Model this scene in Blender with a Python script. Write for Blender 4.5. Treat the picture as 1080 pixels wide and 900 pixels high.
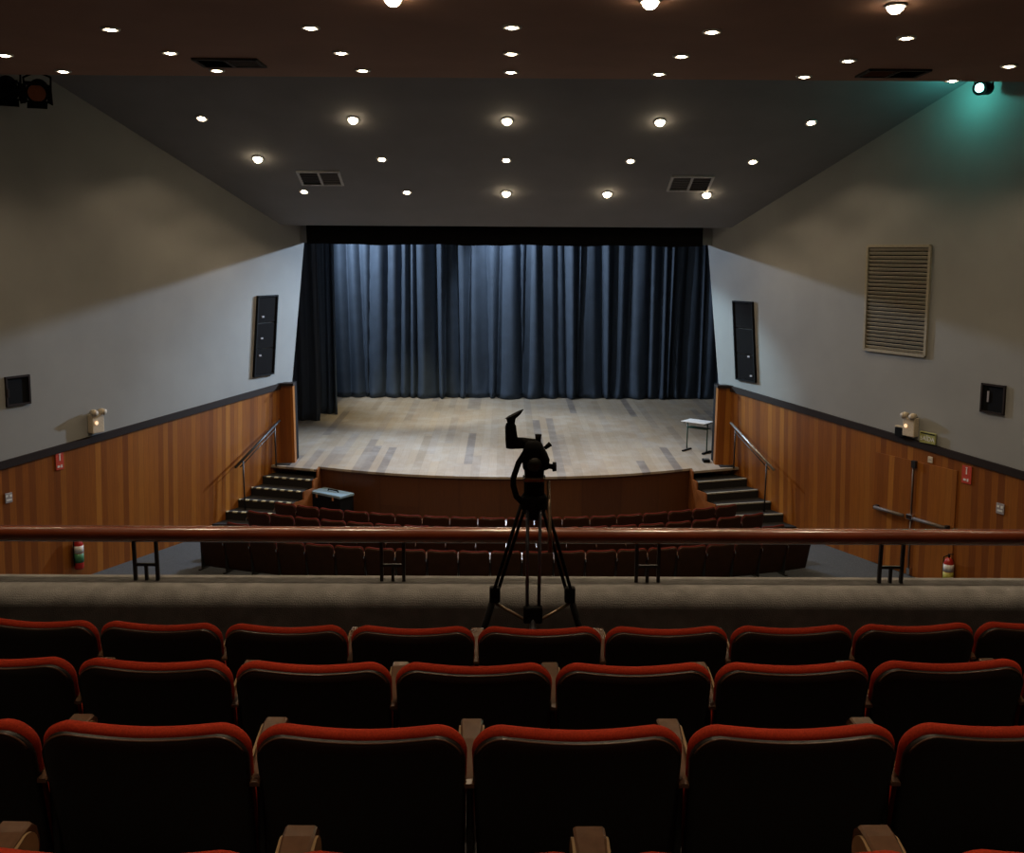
import bpy, math, random
from mathutils import Vector, Matrix
PI = math.pi
for o in list(bpy.data.objects): bpy.data.objects.remove(o)
SC = bpy.context.scene
COL = SC.collection
RND = random.Random(7)

# ------------------------------------------------------------------ camera, world, exposure
cam = bpy.data.cameras.new('camera'); cam_ob = bpy.data.objects.new('camera', cam); COL.objects.link(cam_ob)
cam.sensor_fit = 'HORIZONTAL'; cam.sensor_width = 36.0; cam.lens = 36.0*1034/1080; cam.clip_end = 200; cam.clip_start = .05
yaw, pitch, roll = math.atan(7/1034), math.radians(10.0), math.radians(0.35)
fw = Vector((math.sin(yaw)*math.cos(pitch), math.cos(yaw)*math.cos(pitch), -math.sin(pitch)))
rt = fw.cross(Vector((0, 0, 1))).normalized(); up = rt.cross(fw)
rt, up = rt*math.cos(roll)+up*math.sin(roll), up*math.cos(roll)-rt*math.sin(roll)
cam_ob.matrix_world = Matrix(((rt.x, up.x, -fw.x, 0), (rt.y, up.y, -fw.y, 0), (rt.z, up.z, -fw.z, 6.2), (0, 0, 0, 1)))
SC.camera = cam_ob
SC.view_settings.view_transform = 'Standard'; SC.view_settings.look = 'None'
SC.view_settings.exposure = 0.0; SC.view_settings.gamma = 1.0; SC.view_settings.use_curve_mapping = False
SC.cycles.use_denoising = True
SC.cycles.max_bounces = 8; SC.cycles.diffuse_bounces = 4; SC.cycles.sample_clamp_indirect = 4.0
try: SC.cycles.use_light_tree = True
except Exception: pass
world = bpy.data.worlds.new('world'); SC.world = world; world.use_nodes = True
world.node_tree.nodes['Background'].inputs[0].default_value = (0.5, 0.55, 0.65, 1)
world.node_tree.nodes['Background'].inputs[1].default_value = 0.0

P_DOWN = 27.0        # watts of one ceiling downlight
P_STAGE = 900.0      # watts of one stage floodlight
P_REAR = 62.0  # base watts of the unseen downlights added over the balcony
WARM = (1.0, 0.76, 0.50); COOL = (0.74, 0.86, 1.0)

def stage_light(x, y, z, power, color, target, angle, blend=.6, radius=.12):
    L = bpy.data.lights.new('stage_floodlight', 'SPOT'); L.energy = power; L.color = color
    L.spot_size = math.radians(angle); L.spot_blend = blend; L.shadow_soft_size = radius
    o = bpy.data.objects.new('stage_floodlight', L); COL.objects.link(o)
    o.location = (x, y, z)
    o.rotation_euler = (Vector(target)-Vector((x, y, z))).to_track_quat('-Z', 'Y').to_euler()
    return o
SPILL = (.60, .76, 1.0)
stage_light(2.4, 27.6, 7.56, 5000, SPILL, (-6.6, 18.5, 3.4), 74, radius=.14)      # spills out onto the left wall
stage_light(-2.6, 27.6, 7.56, 2600, SPILL, (6.0, 19.5, 3.4), 60, radius=.12)
stage_light(3.4, 26.4, 7.60, 3600, (.62, .80, 1.0), (-5.2, 21.9, 3.9), 26, blend=1, radius=.1)    # narrow beams grazing the wall ends
stage_light(-3.4, 26.4, 7.60, 4200, (.58, .84, 1.0), (5.0, 22.5, 3.9), 19, blend=.7, radius=.08)
stage_light(-5.4, 28.9, 8.1, 1450, COOL, (-1.6, 30.9, 4.6), 100, radius=.06)     # across the back curtain
stage_light(-0.6, 29.0, 8.1, 760, COOL, (1.6, 30.9, 4.4), 100, radius=.06)
stage_light(-2.2, 27.2, 7.75, 620, (1.0, .86, .52), (-2.8, 28.4, 1.5), 56)
stage_light(0.3, 24.6, 7.75, 1500, (.78, .88, 1.0), (0.2, 23.6, 1.5), 100)

# ------------------------------------------------------------------ helpers
def shade(me): me.polygons.foreach_set('use_smooth', [True]*len(me.polygons))
class MB:
    """collects shapes, links them as ONE mesh object"""
    def __init__(s): s.v = []; s.f = []; s.uv = []
    def add(s, vs, fs, uvs=None):
        n = len(s.v); s.v += [tuple(v) for v in vs]
        s.f += [tuple(i+n for i in f) for f in fs]
        s.uv += (uvs if uvs else [(v[0], v[2]) for v in vs]); return s
    def box(s, cx, cy, cz, sx, sy, sz, rot=None):
        vs = [Vector(((i & 1)-.5, ((i >> 1) & 1)-.5, ((i >> 2) & 1)-.5)) for i in range(8)]
        vs = [Vector((v.x*sx, v.y*sy, v.z*sz)) for v in vs]
        if rot is not None: vs = [rot @ v for v in vs]
        vs = [v+Vector((cx, cy, cz)) for v in vs]
        return s.add(vs, [(0, 2, 3, 1), (4, 5, 7, 6), (0, 1, 5, 4), (2, 6, 7, 3), (0, 4, 6, 2), (1, 3, 7, 5)])
    def prism(s, poly, z0, z1):
        n = len(poly)
        z0f = z0 if callable(z0) else (lambda x, y: z0); z1f = z1 if callable(z1) else (lambda x, y: z1)
        vs = [(x, y, z0f(x, y)) for x, y in poly]+[(x, y, z1f(x, y)) for x, y in poly]
        fs = [tuple(range(n-1, -1, -1)), tuple(range(n, 2*n))]+[(i, (i+1) % n, n+(i+1) % n, n+i) for i in range(n)]
        return s.add(vs, fs)
    def hexa(s, q0, q1):
        """two matching quads joined into a solid"""
        vs = list(q0)+list(q1)
        return s.add(vs, [(0, 3, 2, 1), (4, 5, 6, 7), (0, 1, 5, 4), (1, 2, 6, 5), (2, 3, 7, 6), (3, 0, 4, 7)])
    def loft(s, rings, cap=True, closed=True):
        n = len(rings[0]); vs = [p for r in rings for p in r]; fs = []
        for k in range(len(rings)-1):
            for i in range(n if closed else n-1):
                j = (i+1) % n
                fs.append((k*n+i, k*n+j, (k+1)*n+j, (k+1)*n+i))
        if cap: fs += [tuple(range(n-1, -1, -1)), tuple((len(rings)-1)*n+i for i in range(n))]
        return s.add(vs, fs)
    def tube(s, pts, r, n=10):
        pts = [Vector(p) for p in pts]; rings = []
        rr = r if isinstance(r, (list, tuple)) else [r]*len(pts)
        ref = None
        for i, p in enumerate(pts):
            d = (pts[min(i+1, len(pts)-1)]-pts[max(i-1, 0)]).normalized()
            if ref is None:
                ref = Vector((0, 0, 1)) if abs(d.z) < .9 else Vector((1, 0, 0))
            a = d.cross(ref).normalized(); b = a.cross(d).normalized(); ref = b
            rings.append([p+(a*math.cos(2*PI*k/n)+b*math.sin(2*PI*k/n))*rr[i] for k in range(n)])
        return s.loft(rings)
    def lathe(s, prof, n=20, c=(0, 0, 0)):
        rings = [[(c[0]+r*math.cos(2*PI*k/n), c[1]+r*math.sin(2*PI*k/n), c[2]+z) for k in range(n)] for r, z in prof]
        return s.loft(rings)
    def build(s, name, mat, parent=None, smooth=False, bevel=0, kind=None, auto=None):
        me = bpy.data.meshes.new(name); me.from_pydata(s.v, [], s.f); me.validate()
        import bmesh
        bm = bmesh.new(); bm.from_mesh(me); bmesh.ops.recalc_face_normals(bm, faces=bm.faces); bm.to_mesh(me); bm.free()
        uvl = me.uv_layers.new(name='UVMap')
        for lp in me.loops: uvl.data[lp.index].uv = s.uv[lp.vertex_index]
        if mat: me.materials.append(mat)
        if smooth: shade(me)
        o = bpy.data.objects.new(name, me); COL.objects.link(o)
        if parent: o.parent = parent
        if bevel:
            b = o.modifiers.new('bevel', 'BEVEL'); b.width = bevel; b.segments = 2; b.limit_method = 'ANGLE'
        if kind: o['kind'] = kind
        return o
def thing(name, label, cat, loc=(0, 0, 0), rz=0, group=None, matrix=None):
    o = bpy.data.objects.new(name, None); COL.objects.link(o); o.empty_display_size = .1
    if matrix is not None: o.matrix_world = matrix
    else: o.location = loc; o.rotation_euler = (0, 0, rz)
    o['label'] = label; o['category'] = cat
    if group: o['group'] = group
    return o
def tag(o, label, cat, group=None):
    o['label'] = label; o['category'] = cat
    if group: o['group'] = group
    return o
def struct(name, mb, mat, **k): return mb.build(name, mat, kind='structure', **k)
def copy_tree(o, parent=None):
    c = o.copy(); COL.objects.link(c)
    if parent: c.parent = parent
    for ch in list(o.children): copy_tree(ch, c)
    return c
ORD = ['first', 'second', 'third', 'fourth', 'fifth', 'sixth', 'seventh', 'eighth', 'ninth', 'tenth', 'eleventh', 'twelfth', 'thirteenth',
       'fourteenth', 'fifteenth', 'sixteenth', 'seventeenth', 'eighteenth', 'nineteenth', 'twentieth', 'twenty-first']

# ------------------------------------------------------------------ materials
def mat(name, color, rough=.6, metal=0, noise=None, bump=None, spec=.5, emit=None, sheen=0, coat=0):
    m = bpy.data.materials.new(name); m.use_nodes = True; nt = m.node_tree; N = nt.nodes; L = nt.links
    b = N['Principled BSDF']; b.inputs['Base Color'].default_value = (*color, 1); b.inputs['Roughness'].default_value = rough
    b.inputs['Metallic'].default_value = metal; b.inputs['Specular IOR Level'].default_value = spec
    if sheen: b.inputs['Sheen Weight'].default_value = sheen; b.inputs['Sheen Roughness'].default_value = .5
    if coat: b.inputs['Coat Weight'].default_value = coat; b.inputs['Coat Roughness'].default_value = .25
    tc = N.new('ShaderNodeTexCoord')
    sc_, amt = noise or (30, .12)
    n = N.new('ShaderNodeTexNoise'); n.inputs['Scale'].default_value = sc_; n.inputs['Detail'].default_value = 4
    L.new(tc.outputs['Object'], n.inputs['Vector'])
    r = N.new('ShaderNodeValToRGB'); r.color_ramp.elements[0].position = .3; r.color_ramp.elements[1].position = .7
    r.color_ramp.elements[0].color = (*[c*(1-amt) for c in color], 1); r.color_ramp.elements[1].color = (*[min(1, c*(1+amt)) for c in color], 1)
    L.new(n.outputs['Fac'], r.inputs['Fac']); L.new(r.outputs['Color'], b.inputs['Base Color'])
    if bump:
        bn = N.new('ShaderNodeTexNoise'); bn.inputs['Scale'].default_value = bump[0]; bn.inputs['Detail'].default_value = 3
        L.new(tc.outputs['Object'], bn.inputs['Vector'])
        bp = N.new('ShaderNodeBump'); bp.inputs['Strength'].default_value = bump[1]; bp.inputs['Distance'].default_value = .02
        L.new(bn.outputs['Fac'], bp.inputs['Height']); L.new(bp.outputs['Normal'], b.inputs['Normal'])
    if emit:
        b.inputs['Emission Color'].default_value = (*emit[0], 1); b.inputs['Emission Strength'].default_value = emit[1]
    return m
def plank_mat(name, cols, width, length, along='v', groove=.35, grain=.25, rough=.35, coat=.0, var=1.0, wear=None):
    """planks laid out in UV metres; each plank takes its own tone"""
    m = bpy.data.materials.new(name); m.use_nodes = True; nt = m.node_tree; N = nt.nodes; L = nt.links
    b = N['Principled BSDF']; b.inputs['Roughness'].default_value = rough
    if coat: b.inputs['Coat Weight'].default_value = coat; b.inputs['Coat Roughness'].default_value = .2
    uv = N.new('ShaderNodeUVMap'); uv.uv_map = 'UVMap'; sep = N.new('ShaderNodeSeparateXYZ'); L.new(uv.outputs[0], sep.inputs[0])
    def M(op, a, c=None, d=None):
        n = N.new('ShaderNodeMath'); n.operation = op
        for i, q in enumerate((a, c, d)):
            if q is None: continue
            if isinstance(q, (int, float)): n.inputs[i].default_value = q
            else: L.new(q, n.inputs[i])
        return n.outputs[0]
    U, V = sep.outputs[0], sep.outputs[1]
    iu = M('FLOOR', M('DIVIDE', U, width))
    wn = N.new('ShaderNodeTexWhiteNoise'); wn.noise_dimensions = '1D'; L.new(iu, wn.inputs['W'])
    off = M('MULTIPLY', wn.outputs['Value'], length)
    iv = M('FLOOR', M('DIVIDE', M('ADD', V, off), length))
    cmb = N.new('ShaderNodeCombineXYZ'); L.new(iu, cmb.inputs[0]); L.new(iv, cmb.inputs[1])
    w2 = N.new('ShaderNodeTexWhiteNoise'); w2.noise_dimensions = '2D'; L.new(cmb.outputs[0], w2.inputs['Vector'])
    ramp = N.new('ShaderNodeValToRGB'); els = ramp.color_ramp.elements
    els[0].color = (*cols[0], 1); els[1].color = (*cols[-1], 1)
    for i in range(1, len(cols)-1):
        e = els.new(i/(len(cols)-1)); e.color = (*cols[i], 1)
    L.new(w2.outputs['Value'], ramp.inputs['Fac'])
    # grain, stretched along the plank
    g = N.new('ShaderNodeCombineXYZ'); L.new(M('MULTIPLY', U, 60), g.inputs[0]); L.new(M('MULTIPLY', V, 2.5), g.inputs[1]); L.new(M('MULTIPLY', w2.outputs['Value'], 40), g.inputs[2])
    gn = N.new('ShaderNodeTexNoise'); gn.inputs['Scale'].default_value = 1; gn.inputs['Detail'].default_value = 5; L.new(g.outputs[0], gn.inputs['Vector'])
    gm = M('MULTIPLY_ADD', gn.outputs['Fac'], 2*grain, 1-grain)
    fr = M('FRACT', M('DIVIDE', U, width)); ed = M('MINIMUM', fr, M('SUBTRACT', 1, fr))
    gr = M('MULTIPLY_ADD', M('MINIMUM', M('DIVIDE', ed, .04), 1), groove, 1-groove)
    tot = M('MULTIPLY', gm, gr)
    mx = N.new('ShaderNodeMix'); mx.data_type = 'RGBA'; mx.blend_type = 'MULTIPLY'; mx.inputs['Factor'].default_value = 1
    L.new(ramp.outputs[0], mx.inputs['A']); cc = N.new('ShaderNodeCombineColor'); [L.new(tot, cc.inputs[i]) for i in range(3)]
    L.new(cc.outputs[0], mx.inputs['B']); out = mx.outputs['Result']
    if wear:
        wt = N.new('ShaderNodeTexNoise'); wt.inputs['Scale'].default_value = wear[0]; wt.inputs['Detail'].default_value = 6; wt.inputs['Roughness'].default_value = .65
        L.new(uv.outputs[0], wt.inputs['Vector'])
        wr = N.new('ShaderNodeValToRGB'); wr.color_ramp.elements[0].position = .45; wr.color_ramp.elements[1].position = .72; L.new(wt.outputs['Fac'], wr.inputs['Fac'])
        m2 = N.new('ShaderNodeMix'); m2.data_type = 'RGBA'; L.new(M('MULTIPLY', wr.outputs[0], wear[2]), m2.inputs['Factor'])
        L.new(out, m2.inputs['A']); m2.inputs['B'].default_value = (*wear[1], 1); out = m2.outputs['Result']
    L.new(out, b.inputs['Base Color'])
    return m

m_wall = mat('grey_wall_paint', (.30, .30, .285), .85, noise=(1.2, .06), bump=(60, .08))
m_ceil = mat('grey_ceiling_paint', (.215, .21, .215), .9, noise=(1.5, .05))
m_brown = mat('brown_ceiling_paint', (.27, .135, .088), .85, noise=(1.2, .08))
m_trim = mat('dark_wood_trim', (.020, .012, .009), .7, spec=.25)
m_black = mat('black_paint', (.004, .004, .0045), .8, spec=.15)
m_blackcloth = mat('black_velour', (.007, .006, .006), .95, spec=.1)
m_wood = plank_mat('varnished_wall_boards', [(.17, .046, .005), (.21, .060, .006), (.26, .079, .008), (.19, .052, .005), (.31, .102, .011), (.23, .067, .007), (.38, .140, .018)], .125, 90.0, rough=.42, groove=.28, grain=.34)
m_stagefront = plank_mat('stage_front_boards', [(.072, .023, .006), (.095, .032, .008), (.082, .027, .007)], .9, 6.0, rough=.4, groove=.2, grain=.3)
m_stage = plank_mat('worn_stage_boards', [(.27, .21, .145), (.37, .29, .20), (.17, .14, .12), (.37, .30, .22), (.32, .245, .17), (.34, .275, .205), (.33, .26, .18), (.31, .25, .19), (.34, .265, .18)], .19, 3.4, rough=.5, groove=.18, grain=.2, wear=(1.6, (.46, .43, .38), .45))
m_carpet = mat('grey_carpet', (.075, .085, .095), .97, noise=(40, .2), bump=(200, .3))
m_darkcarpet = mat('dark_balcony_carpet', (.05, .048, .048), .97, noise=(40, .2))
m_ledge = mat('grey_beige_parapet_carpet', (.19, .185, .18), .97, noise=(9, .22), bump=(150, .4))
m_curtain = mat('blue_grey_velvet', (.047, .066, .096), .75, noise=(3, .12), spec=.3)
m_leg = mat('black_blue_drape', (.018, .024, .036), .85, noise=(3, .1), sheen=.2)
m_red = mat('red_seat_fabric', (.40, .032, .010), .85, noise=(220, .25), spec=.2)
m_red2 = mat('dimmed_red_seat_fabric', (.12, .015, .008), .9, spec=.15, noise=(120, .25))  # seat red darkened in the colour for the low light in the stalls
m_shell = mat('dark_seat_shell', (.010, .0065, .005), .45)
m_shell2 = mat('brown_seat_shell', (.034, .012, .004), .6, spec=.25, noise=(6, .2))
m_piping = mat('brown_piping', (.10, .045, .025), .28)
m_arm = mat('brown_armrest_lacquer', (.13, .065, .035), .25, coat=.5)
m_cap = mat('tan_armrest_edge', (.30, .19, .09), .35)
m_iron = mat('black_cast_iron', (.012, .012, .012), .45)
m_chrome = mat('chrome', (.75, .75, .75), .2, metal=1)
m_rail = mat('varnished_handrail', (.16, .035, .012), .22, noise=(4, .2), coat=.5)
m_steel = mat('brushed_steel', (.35, .34, .32), .35, metal=.8)
m_barmetal = mat('dull_bronze_bar', (.16, .13, .11), .5, metal=.3)
m_cream = mat('cream_plastic', (.62, .52, .38), .5)
m_vent = mat('beige_vent_metal', (.34, .30, .22), .5)
m_ventg = mat('grey_vent_metal', (.50, .49, .48), .5)
m_lampglow = mat('lamp_glow', (.9, .8, .6), .5, emit=((1.0, .80, .52), 40))
m_bulb = mat('emergency_bulb', (.9, .8, .6), .5, emit=((1.0, .62, .35), 1.0))
m_redsign = mat('red_sign', (.55, .06, .03), .5)
m_white = mat('white_paint', (.75, .75, .72), .5)
m_greysign = mat('grey_sign', (.35, .32, .33), .5)
m_signgreen = mat('green_yellow_sign', (.36, .36, .12), .5)
m_darkgreen = mat('dark_green_metal', (.015, .06, .035), .4)
m_yellow = mat('yellow_tape', (.62, .50, .20), .6)
m_tread = mat('dark_stair_carpet', (.010, .008, .007), .95, noise=(60, .2))
m_casetop = mat('lit_case_top', (.22, .32, .38), .4)  # pale blue stands for light falling on the black case's top
m_extred = mat('extinguisher_red', (.40, .02, .015), .3)
m_label_y = mat('yellow_label', (.45, .42, .08), .5)
m_label_g = mat('green_label', (.06, .22, .10), .5)
m_orange = mat('orange_gel', (.35, .10, .03), .3)
m_teal = mat('teal_lens', (.3, .9, .8), .3, emit=((.25, 1.0, .85), 30))
m_greymetal = mat('grey_tripod_metal', (.10, .10, .12), .35, metal=.6)
m_bronze_dark = mat('dark_bronze', (.02, .016, .012), .4, metal=.3)
m_bronze = mat('bronze_metal', (.16, .11, .07), .35, metal=.6)
# dashed nosing tape
m_nose = bpy.data.materials.new('dashed_nosing_tape'); m_nose.use_nodes = True
_n = m_nose.node_tree.nodes; _l = m_nose.node_tree.links; _b = _n['Principled BSDF']; _b.inputs['Roughness'].default_value = .6
_u = _n.new('ShaderNodeUVMap'); _u.uv_map = 'UVMap'; _w = _n.new('ShaderNodeTexWave'); _w.inputs['Scale'].default_value = 1.6; _w.inputs['Distortion'].default_value = 0
_l.new(_u.outputs[0], _w.inputs['Vector']); _r = _n.new('ShaderNodeValToRGB'); _r.color_ramp.interpolation = 'CONSTANT'
_r.color_ramp.elements[0].color = (.05, .045, .035, 1); _r.color_ramp.elements[1].color = (.60, .53, .33, 1); _r.color_ramp.elements[1].position = .45
_l.new(_w.outputs['Fac'], _r.inputs['Fac']); _l.new(_r.outputs[0], _b.inputs['Base Color'])

# ------------------------------------------------------------------ room shell
FLOOR = .36; STAGE = 1.43; RAKE = math.tan(math.radians(1.5))
def wx(y, z):                       # half width of the hall: the side walls splay out towards the balcony and lean slightly inwards
    y = max(y, 13.0)
    return 5.13+.5*(22-y)-.045*(z-3)
def zt(y): return 3.28+.0775*(max(y, 12.5)-21.93)    # top of the wood panelling
def stage_z(x, y): return STAGE+RAKE*max(0, y-21)

f = MB(); f.prism([(-11.5, -4), (11.5, -4), (11.5, 22.6), (-11.5, 22.6)], -.2, FLOOR); struct('floor', f, m_carpet)
def side_wall(sg):
    side = 'left' if sg < 0 else 'right'
    ys = [22.0, 20, 18, 16, 14, 13, 9, 4, -4]
    def strip(z0f, z1f, off0, off1, m, name):
        mb = MB(); rings = []
        for y in ys:
            z0, z1 = z0f(y), z1f(y)
            rings.append([(sg*(wx(y, z0)-off0), y, z0), (sg*(wx(y, z1)-off0), y, z1), (sg*(wx(y, z1)+off1), y, z1), (sg*(wx(y, z0)+off1), y, z0)])
        mb.loft(rings)
        u = 0; mb.uv = []
        for k, y in enumerate(ys):
            if k: u += (Vector(rings[k][0])-Vector(rings[k-1][0])).length
            mb.uv += [(u, p[2]) for p in rings[k]]
        return struct(name, mb, m)
    strip(lambda y: FLOOR-.05, lambda y: 9.9, 0, .25, m_wall, 'wall_'+side)
    strip(lambda y: FLOOR, lambda y: zt(y)-.12, .025, -.005, m_wood, 'wall_%s_panelling' % side)
    strip(lambda y: zt(y)-.13, zt, .055, -.005, m_trim, 'trim_1' if sg < 0 else 'trim_2')
side_wall(-1); side_wall(1)

# proscenium: the side walls run on past the pilasters and end in an edge that leans back; valance and header between them
def wxu(y, z): return 5.13+.5*(22-y)-.045*(z-3)
def proscenium(sg):
    side = 'left' if sg < 0 else 'right'
    def YE(z): return 22.42+(22.78-22.42)*(z-3.30)/3.5
    mb = MB(); q0 = []; q1 = []
    for y, z in ((22.0, 3.2), (YE(3.2), 3.2), (YE(8.6), 8.6), (22.0, 8.6)):
        q0.append((sg*wxu(y, z), y, z)); q1.append((sg*(wxu(y, z)+.28), y+.02, z))
    mb.hexa(q0, q1); struct('wall_proscenium_'+side, mb, m_wall)
    mb = MB(); mb.box(sg*5.0, 22.08, (3.24+FLOOR)/2, .38, .2, 3.24-FLOOR); struct('wall_pilaster_'+side, mb, m_wood, bevel=.008)
    mb = MB(); mb.box(sg*5.0, 22.07, 3.26, .42, .24, .06); struct('trim_3' if sg < 0 else 'trim_4', mb, m_trim)
    mb = MB(); mb.box(sg*5.2, 22.36, (STAGE+3.28)/2, .74, .30, 3.26-STAGE); struct('wall_reveal_'+side, mb, m_black)
proscenium(-1); proscenium(1)
mb = MB(); mb.box(0, 22.72, 7.8, 10.4, .16, 1.98); struct('wall_header', mb, m_wall)
mb = MB(); mb.box(0, 22.68, 6.62, 9.5, .14, .40); struct('light_block_lintel', mb, m_wall)  # lintel added behind the valance to block stage light

# stage house
mb = MB(); mb.box(0, 33.2, 5, 17, .3, 8); struct('wall_back', mb, m_black)
for sg, n in ((-1, 'left'), (1, 'right')):
    mb = MB(); mb.box(sg*8.2, 27.9, 5, .3, 10.6, 8); struct('wall_stage_'+n, mb, m_black)
    mb = MB(); mb.box(sg*6.72, 23.05, 5, 3.1, .16, 8); struct('wall_wing_'+n, mb, m_black)
mb = MB(); mb.box(0, 27.8, 9.05, 17, 10.9, .3); struct('ceiling_stage', mb, m_black)
# wall behind the audience and roof
mb = MB(); mb.box(0, -4.1, 5, 22, .2, 10.4); struct('wall_rear', mb, m_wall)

# ceilings: level brown one over the balcony, sloping grey one beyond
EDGE_Y, EDGE_Z = 14.6, 8.66
GS = (8.95-6.80)/(22-16.83)
def gz(y): return 6.80+(22-y)*GS
mb = MB(); mb.box(0, (EDGE_Y-4)/2, EDGE_Z+.15, 22, EDGE_Y+4, .30); struct('ceiling_brown', mb, m_brown)
mb = MB(); rings = []
for y in (22.7, 22.0, 15.2): z_ = gz(min(y, 22.0)); rings.append([(-11, y, z_), (11, y, z_), (11, y, z_+.2), (-11, y, z_+.2)])
mb.loft(rings); struct('ceiling_sloping', mb, m_ceil)
mb = MB(); mb.box(0, 14.9, 9.75, 22, .9, .2); mb.box(0, 14.5, 9.3, 22, .1, .9); struct('ceiling_slot', mb, m_black)

# ------------------------------------------------------------------ stage
def stage_edge(x):
    R = 10.3; return 20.74+R-math.sqrt(R*R-x*x)
xs = [-4.22+8.44*i/32 for i in range(33)]
front = [(x, stage_edge(x)) for x in xs]
SR = [(4.22, 21.36), (5.42, 21.78)]          # edge of the landing over the stairs
poly = [(-5.42, 21.78), (-4.22, 21.36)]+front+[(4.22, 21.36), (5.42, 21.78), (5.42, 22.1), (8.05, 22.4), (8.05, 33.0), (-8.05, 33.0), (-8.05, 22.4), (-5.42, 22.1)]
mb = MB()
# subdivide the top along y so that the rake starts behind the lip: front part level, back part raked
lip = [(p[0], min(p[1], 22.1)) for p in poly[:0]]
n = len(front)
A = [(-5.42, 21.78), (-4.22, 21.36)]+front+[(4.22, 21.36), (5.42, 21.78), (5.42, 22.15), (-5.42, 22.15)]
mb.prism(A, lambda x, y: stage_z(x, y)-.05, stage_z)
mb.prism([(-8.05, 22.15), (8.05, 22.15), (8.05, 33.0), (-8.05, 33.0)], lambda x, y: stage_z(x, y)-.25, stage_z)
mb.uv = [(v[0], v[1]) for v in mb.v]
struct('floor_stage', mb, m_stage)
mb = MB(); rings = []
fr = [(-4.2, 21.95)]+[(x, stage_edge(x)+.05) for x in xs]+[(4.2, 21.95)]
for (x, y) in fr:
    rings.append([(x, y, FLOOR-.02), (x, y, STAGE-.04), (x, y+.12, STAGE-.04), (x, y+.12, FLOOR-.02)])
mb.loft(rings); mb.uv = []
u = 0
for k, (x, y) in enumerate(fr):
    if k: u += math.hypot(x-fr[k-1][0], y-fr[k-1][1])
    mb.uv += [(u, p[2]) for p in rings[k]]
struct('wall_stage_front', mb, m_stagefront)

def stairs(sg, label):
    t = thing('stage_stairs', label, 'stairs', (0, 0, 0))
    inn = [(4.22, 21.36), (4.27, 21.10), (4.41, 20.76), (4.56, 20.47), (4.72, 20.20)]
    outY = [21.78, 21.48, 21.14, 20.77, 20.42]
    rise = (STAGE-FLOOR)/6
    st = MB(); nose = []
    for i in range(1, 6):
        k = min(i, 4)
        a = inn[k] if i < 5 else (4.86, 19.93); oy = outY[k] if i < 5 else 20.06
        z = STAGE-rise*i
        b = (wx(oy, z)-.03, oy)
        P = [(sg*a[0], a[1]), (sg*b[0], b[1]), (sg*(wx(21.9, z)-.03), 21.9), (sg*(4.24), 21.9)] if True else None
        if i < 6: st.prism(P, FLOOR, z)
    st.build('steps', m_tread, t)
    for i in range(0, 5):
        a = inn[i]; z = STAGE-rise*i; oy = outY[i]; b = (wx(oy, z)-.04, oy)
        d = Vector((b[0]-a[0], b[1]-a[1], 0)); ln = d.length; d.normalize(); nn = Vector((-d.y, d.x, 0))*(1)
        if nn.y < 0: nn = -nn
        A3 = Vector((a[0], a[1], z)); B3 = Vector((b[0], b[1], z))
        q = [A3-nn*.006, B3-nn*.006, B3+nn*.05, A3+nn*.05]
        q0 = [(sg*p.x, p.y, p.z-.02) for p in q]; q1 = [(sg*p.x, p.y, p.z+.006) for p in q]
        m = MB(); m.hexa(q0, q1); m.uv = [(0, 0), (ln, 0), (ln, .0), (0, 0)]*2
        m.build('nosing_strip', m_nose if sg < 0 else m_yellow_dull, t)
    # inner side panel with stepped top
    prof = []
    for i in range(0, 5):
        z = STAGE-rise*i-.005
        prof.append((inn[i][0]-.01, inn[i][1], z))
        if i < 4: prof.append((inn[i][0]-.01, inn[i][1]-.01, z-rise))
    m = MB(); r1 = []; 
    top = [(4.2, 21.9, STAGE-.01)]+prof+[(4.72, 20.2, FLOOR+rise), (4.86, 19.93, FLOOR+rise), (4.87, 19.92, FLOOR)]
    rings = [[(sg*(x-.03), y, FLOOR-.01), (sg*(x-.03), y, z+.01), (sg*x, y, z+.01), (sg*x, y, FLOOR-.01)] for x, y, z in top]
    m.loft(rings); m.build('side_panel', m_wood_plain, t)
    return t
m_yellow_dull = mat('worn_nosing', (.30, .27, .20), .6, noise=(30, .4))
m_wood_plain = mat('varnished_wood', (.22, .07, .018), .35, noise=(5, .2), coat=.2)
stairs(-1, 'dark carpeted stairs with dashed nosings climbing to the left end of the stage')
stairs(1, 'dark carpeted stairs with pale nosings climbing to the right end of the stage')
for sg in (-1, 1):
    t = thing('stair_handrail', 'straight metal handrail on two posts beside the %s stage stairs' % ('left' if sg < 0 else 'right'), 'handrail', (0, 0, 0), group='stage stair handrails')
    a = Vector((sg*5.10, 21.86, 2.46)); b = Vector((sg*5.72, 20.35, 1.70))
    MB().tube([a, b], .028).build('rail', m_steel if sg > 0 else m_iron, t, smooth=True)
    off = Vector((sg*.05, .02, .07))
    MB().tube([a.lerp(b, .12)-Vector((0, 0, .1)), b.lerp(a, .1)-Vector((0, 0, .1))], .012).build('rail_shadow_bar', m_iron, t, smooth=True)  # thin dark bar added in place of the rail's shadow
    for k, s0 in ((.12, 0), (.84, 0)):
        p = a.lerp(b, k); zb = (STAGE+.01) if k < .5 else STAGE-(STAGE-FLOOR)/6*4+.0
        MB().tube([p, (p.x, p.y, zb)], .016).build('post', m_iron, t, smooth=True)

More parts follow.
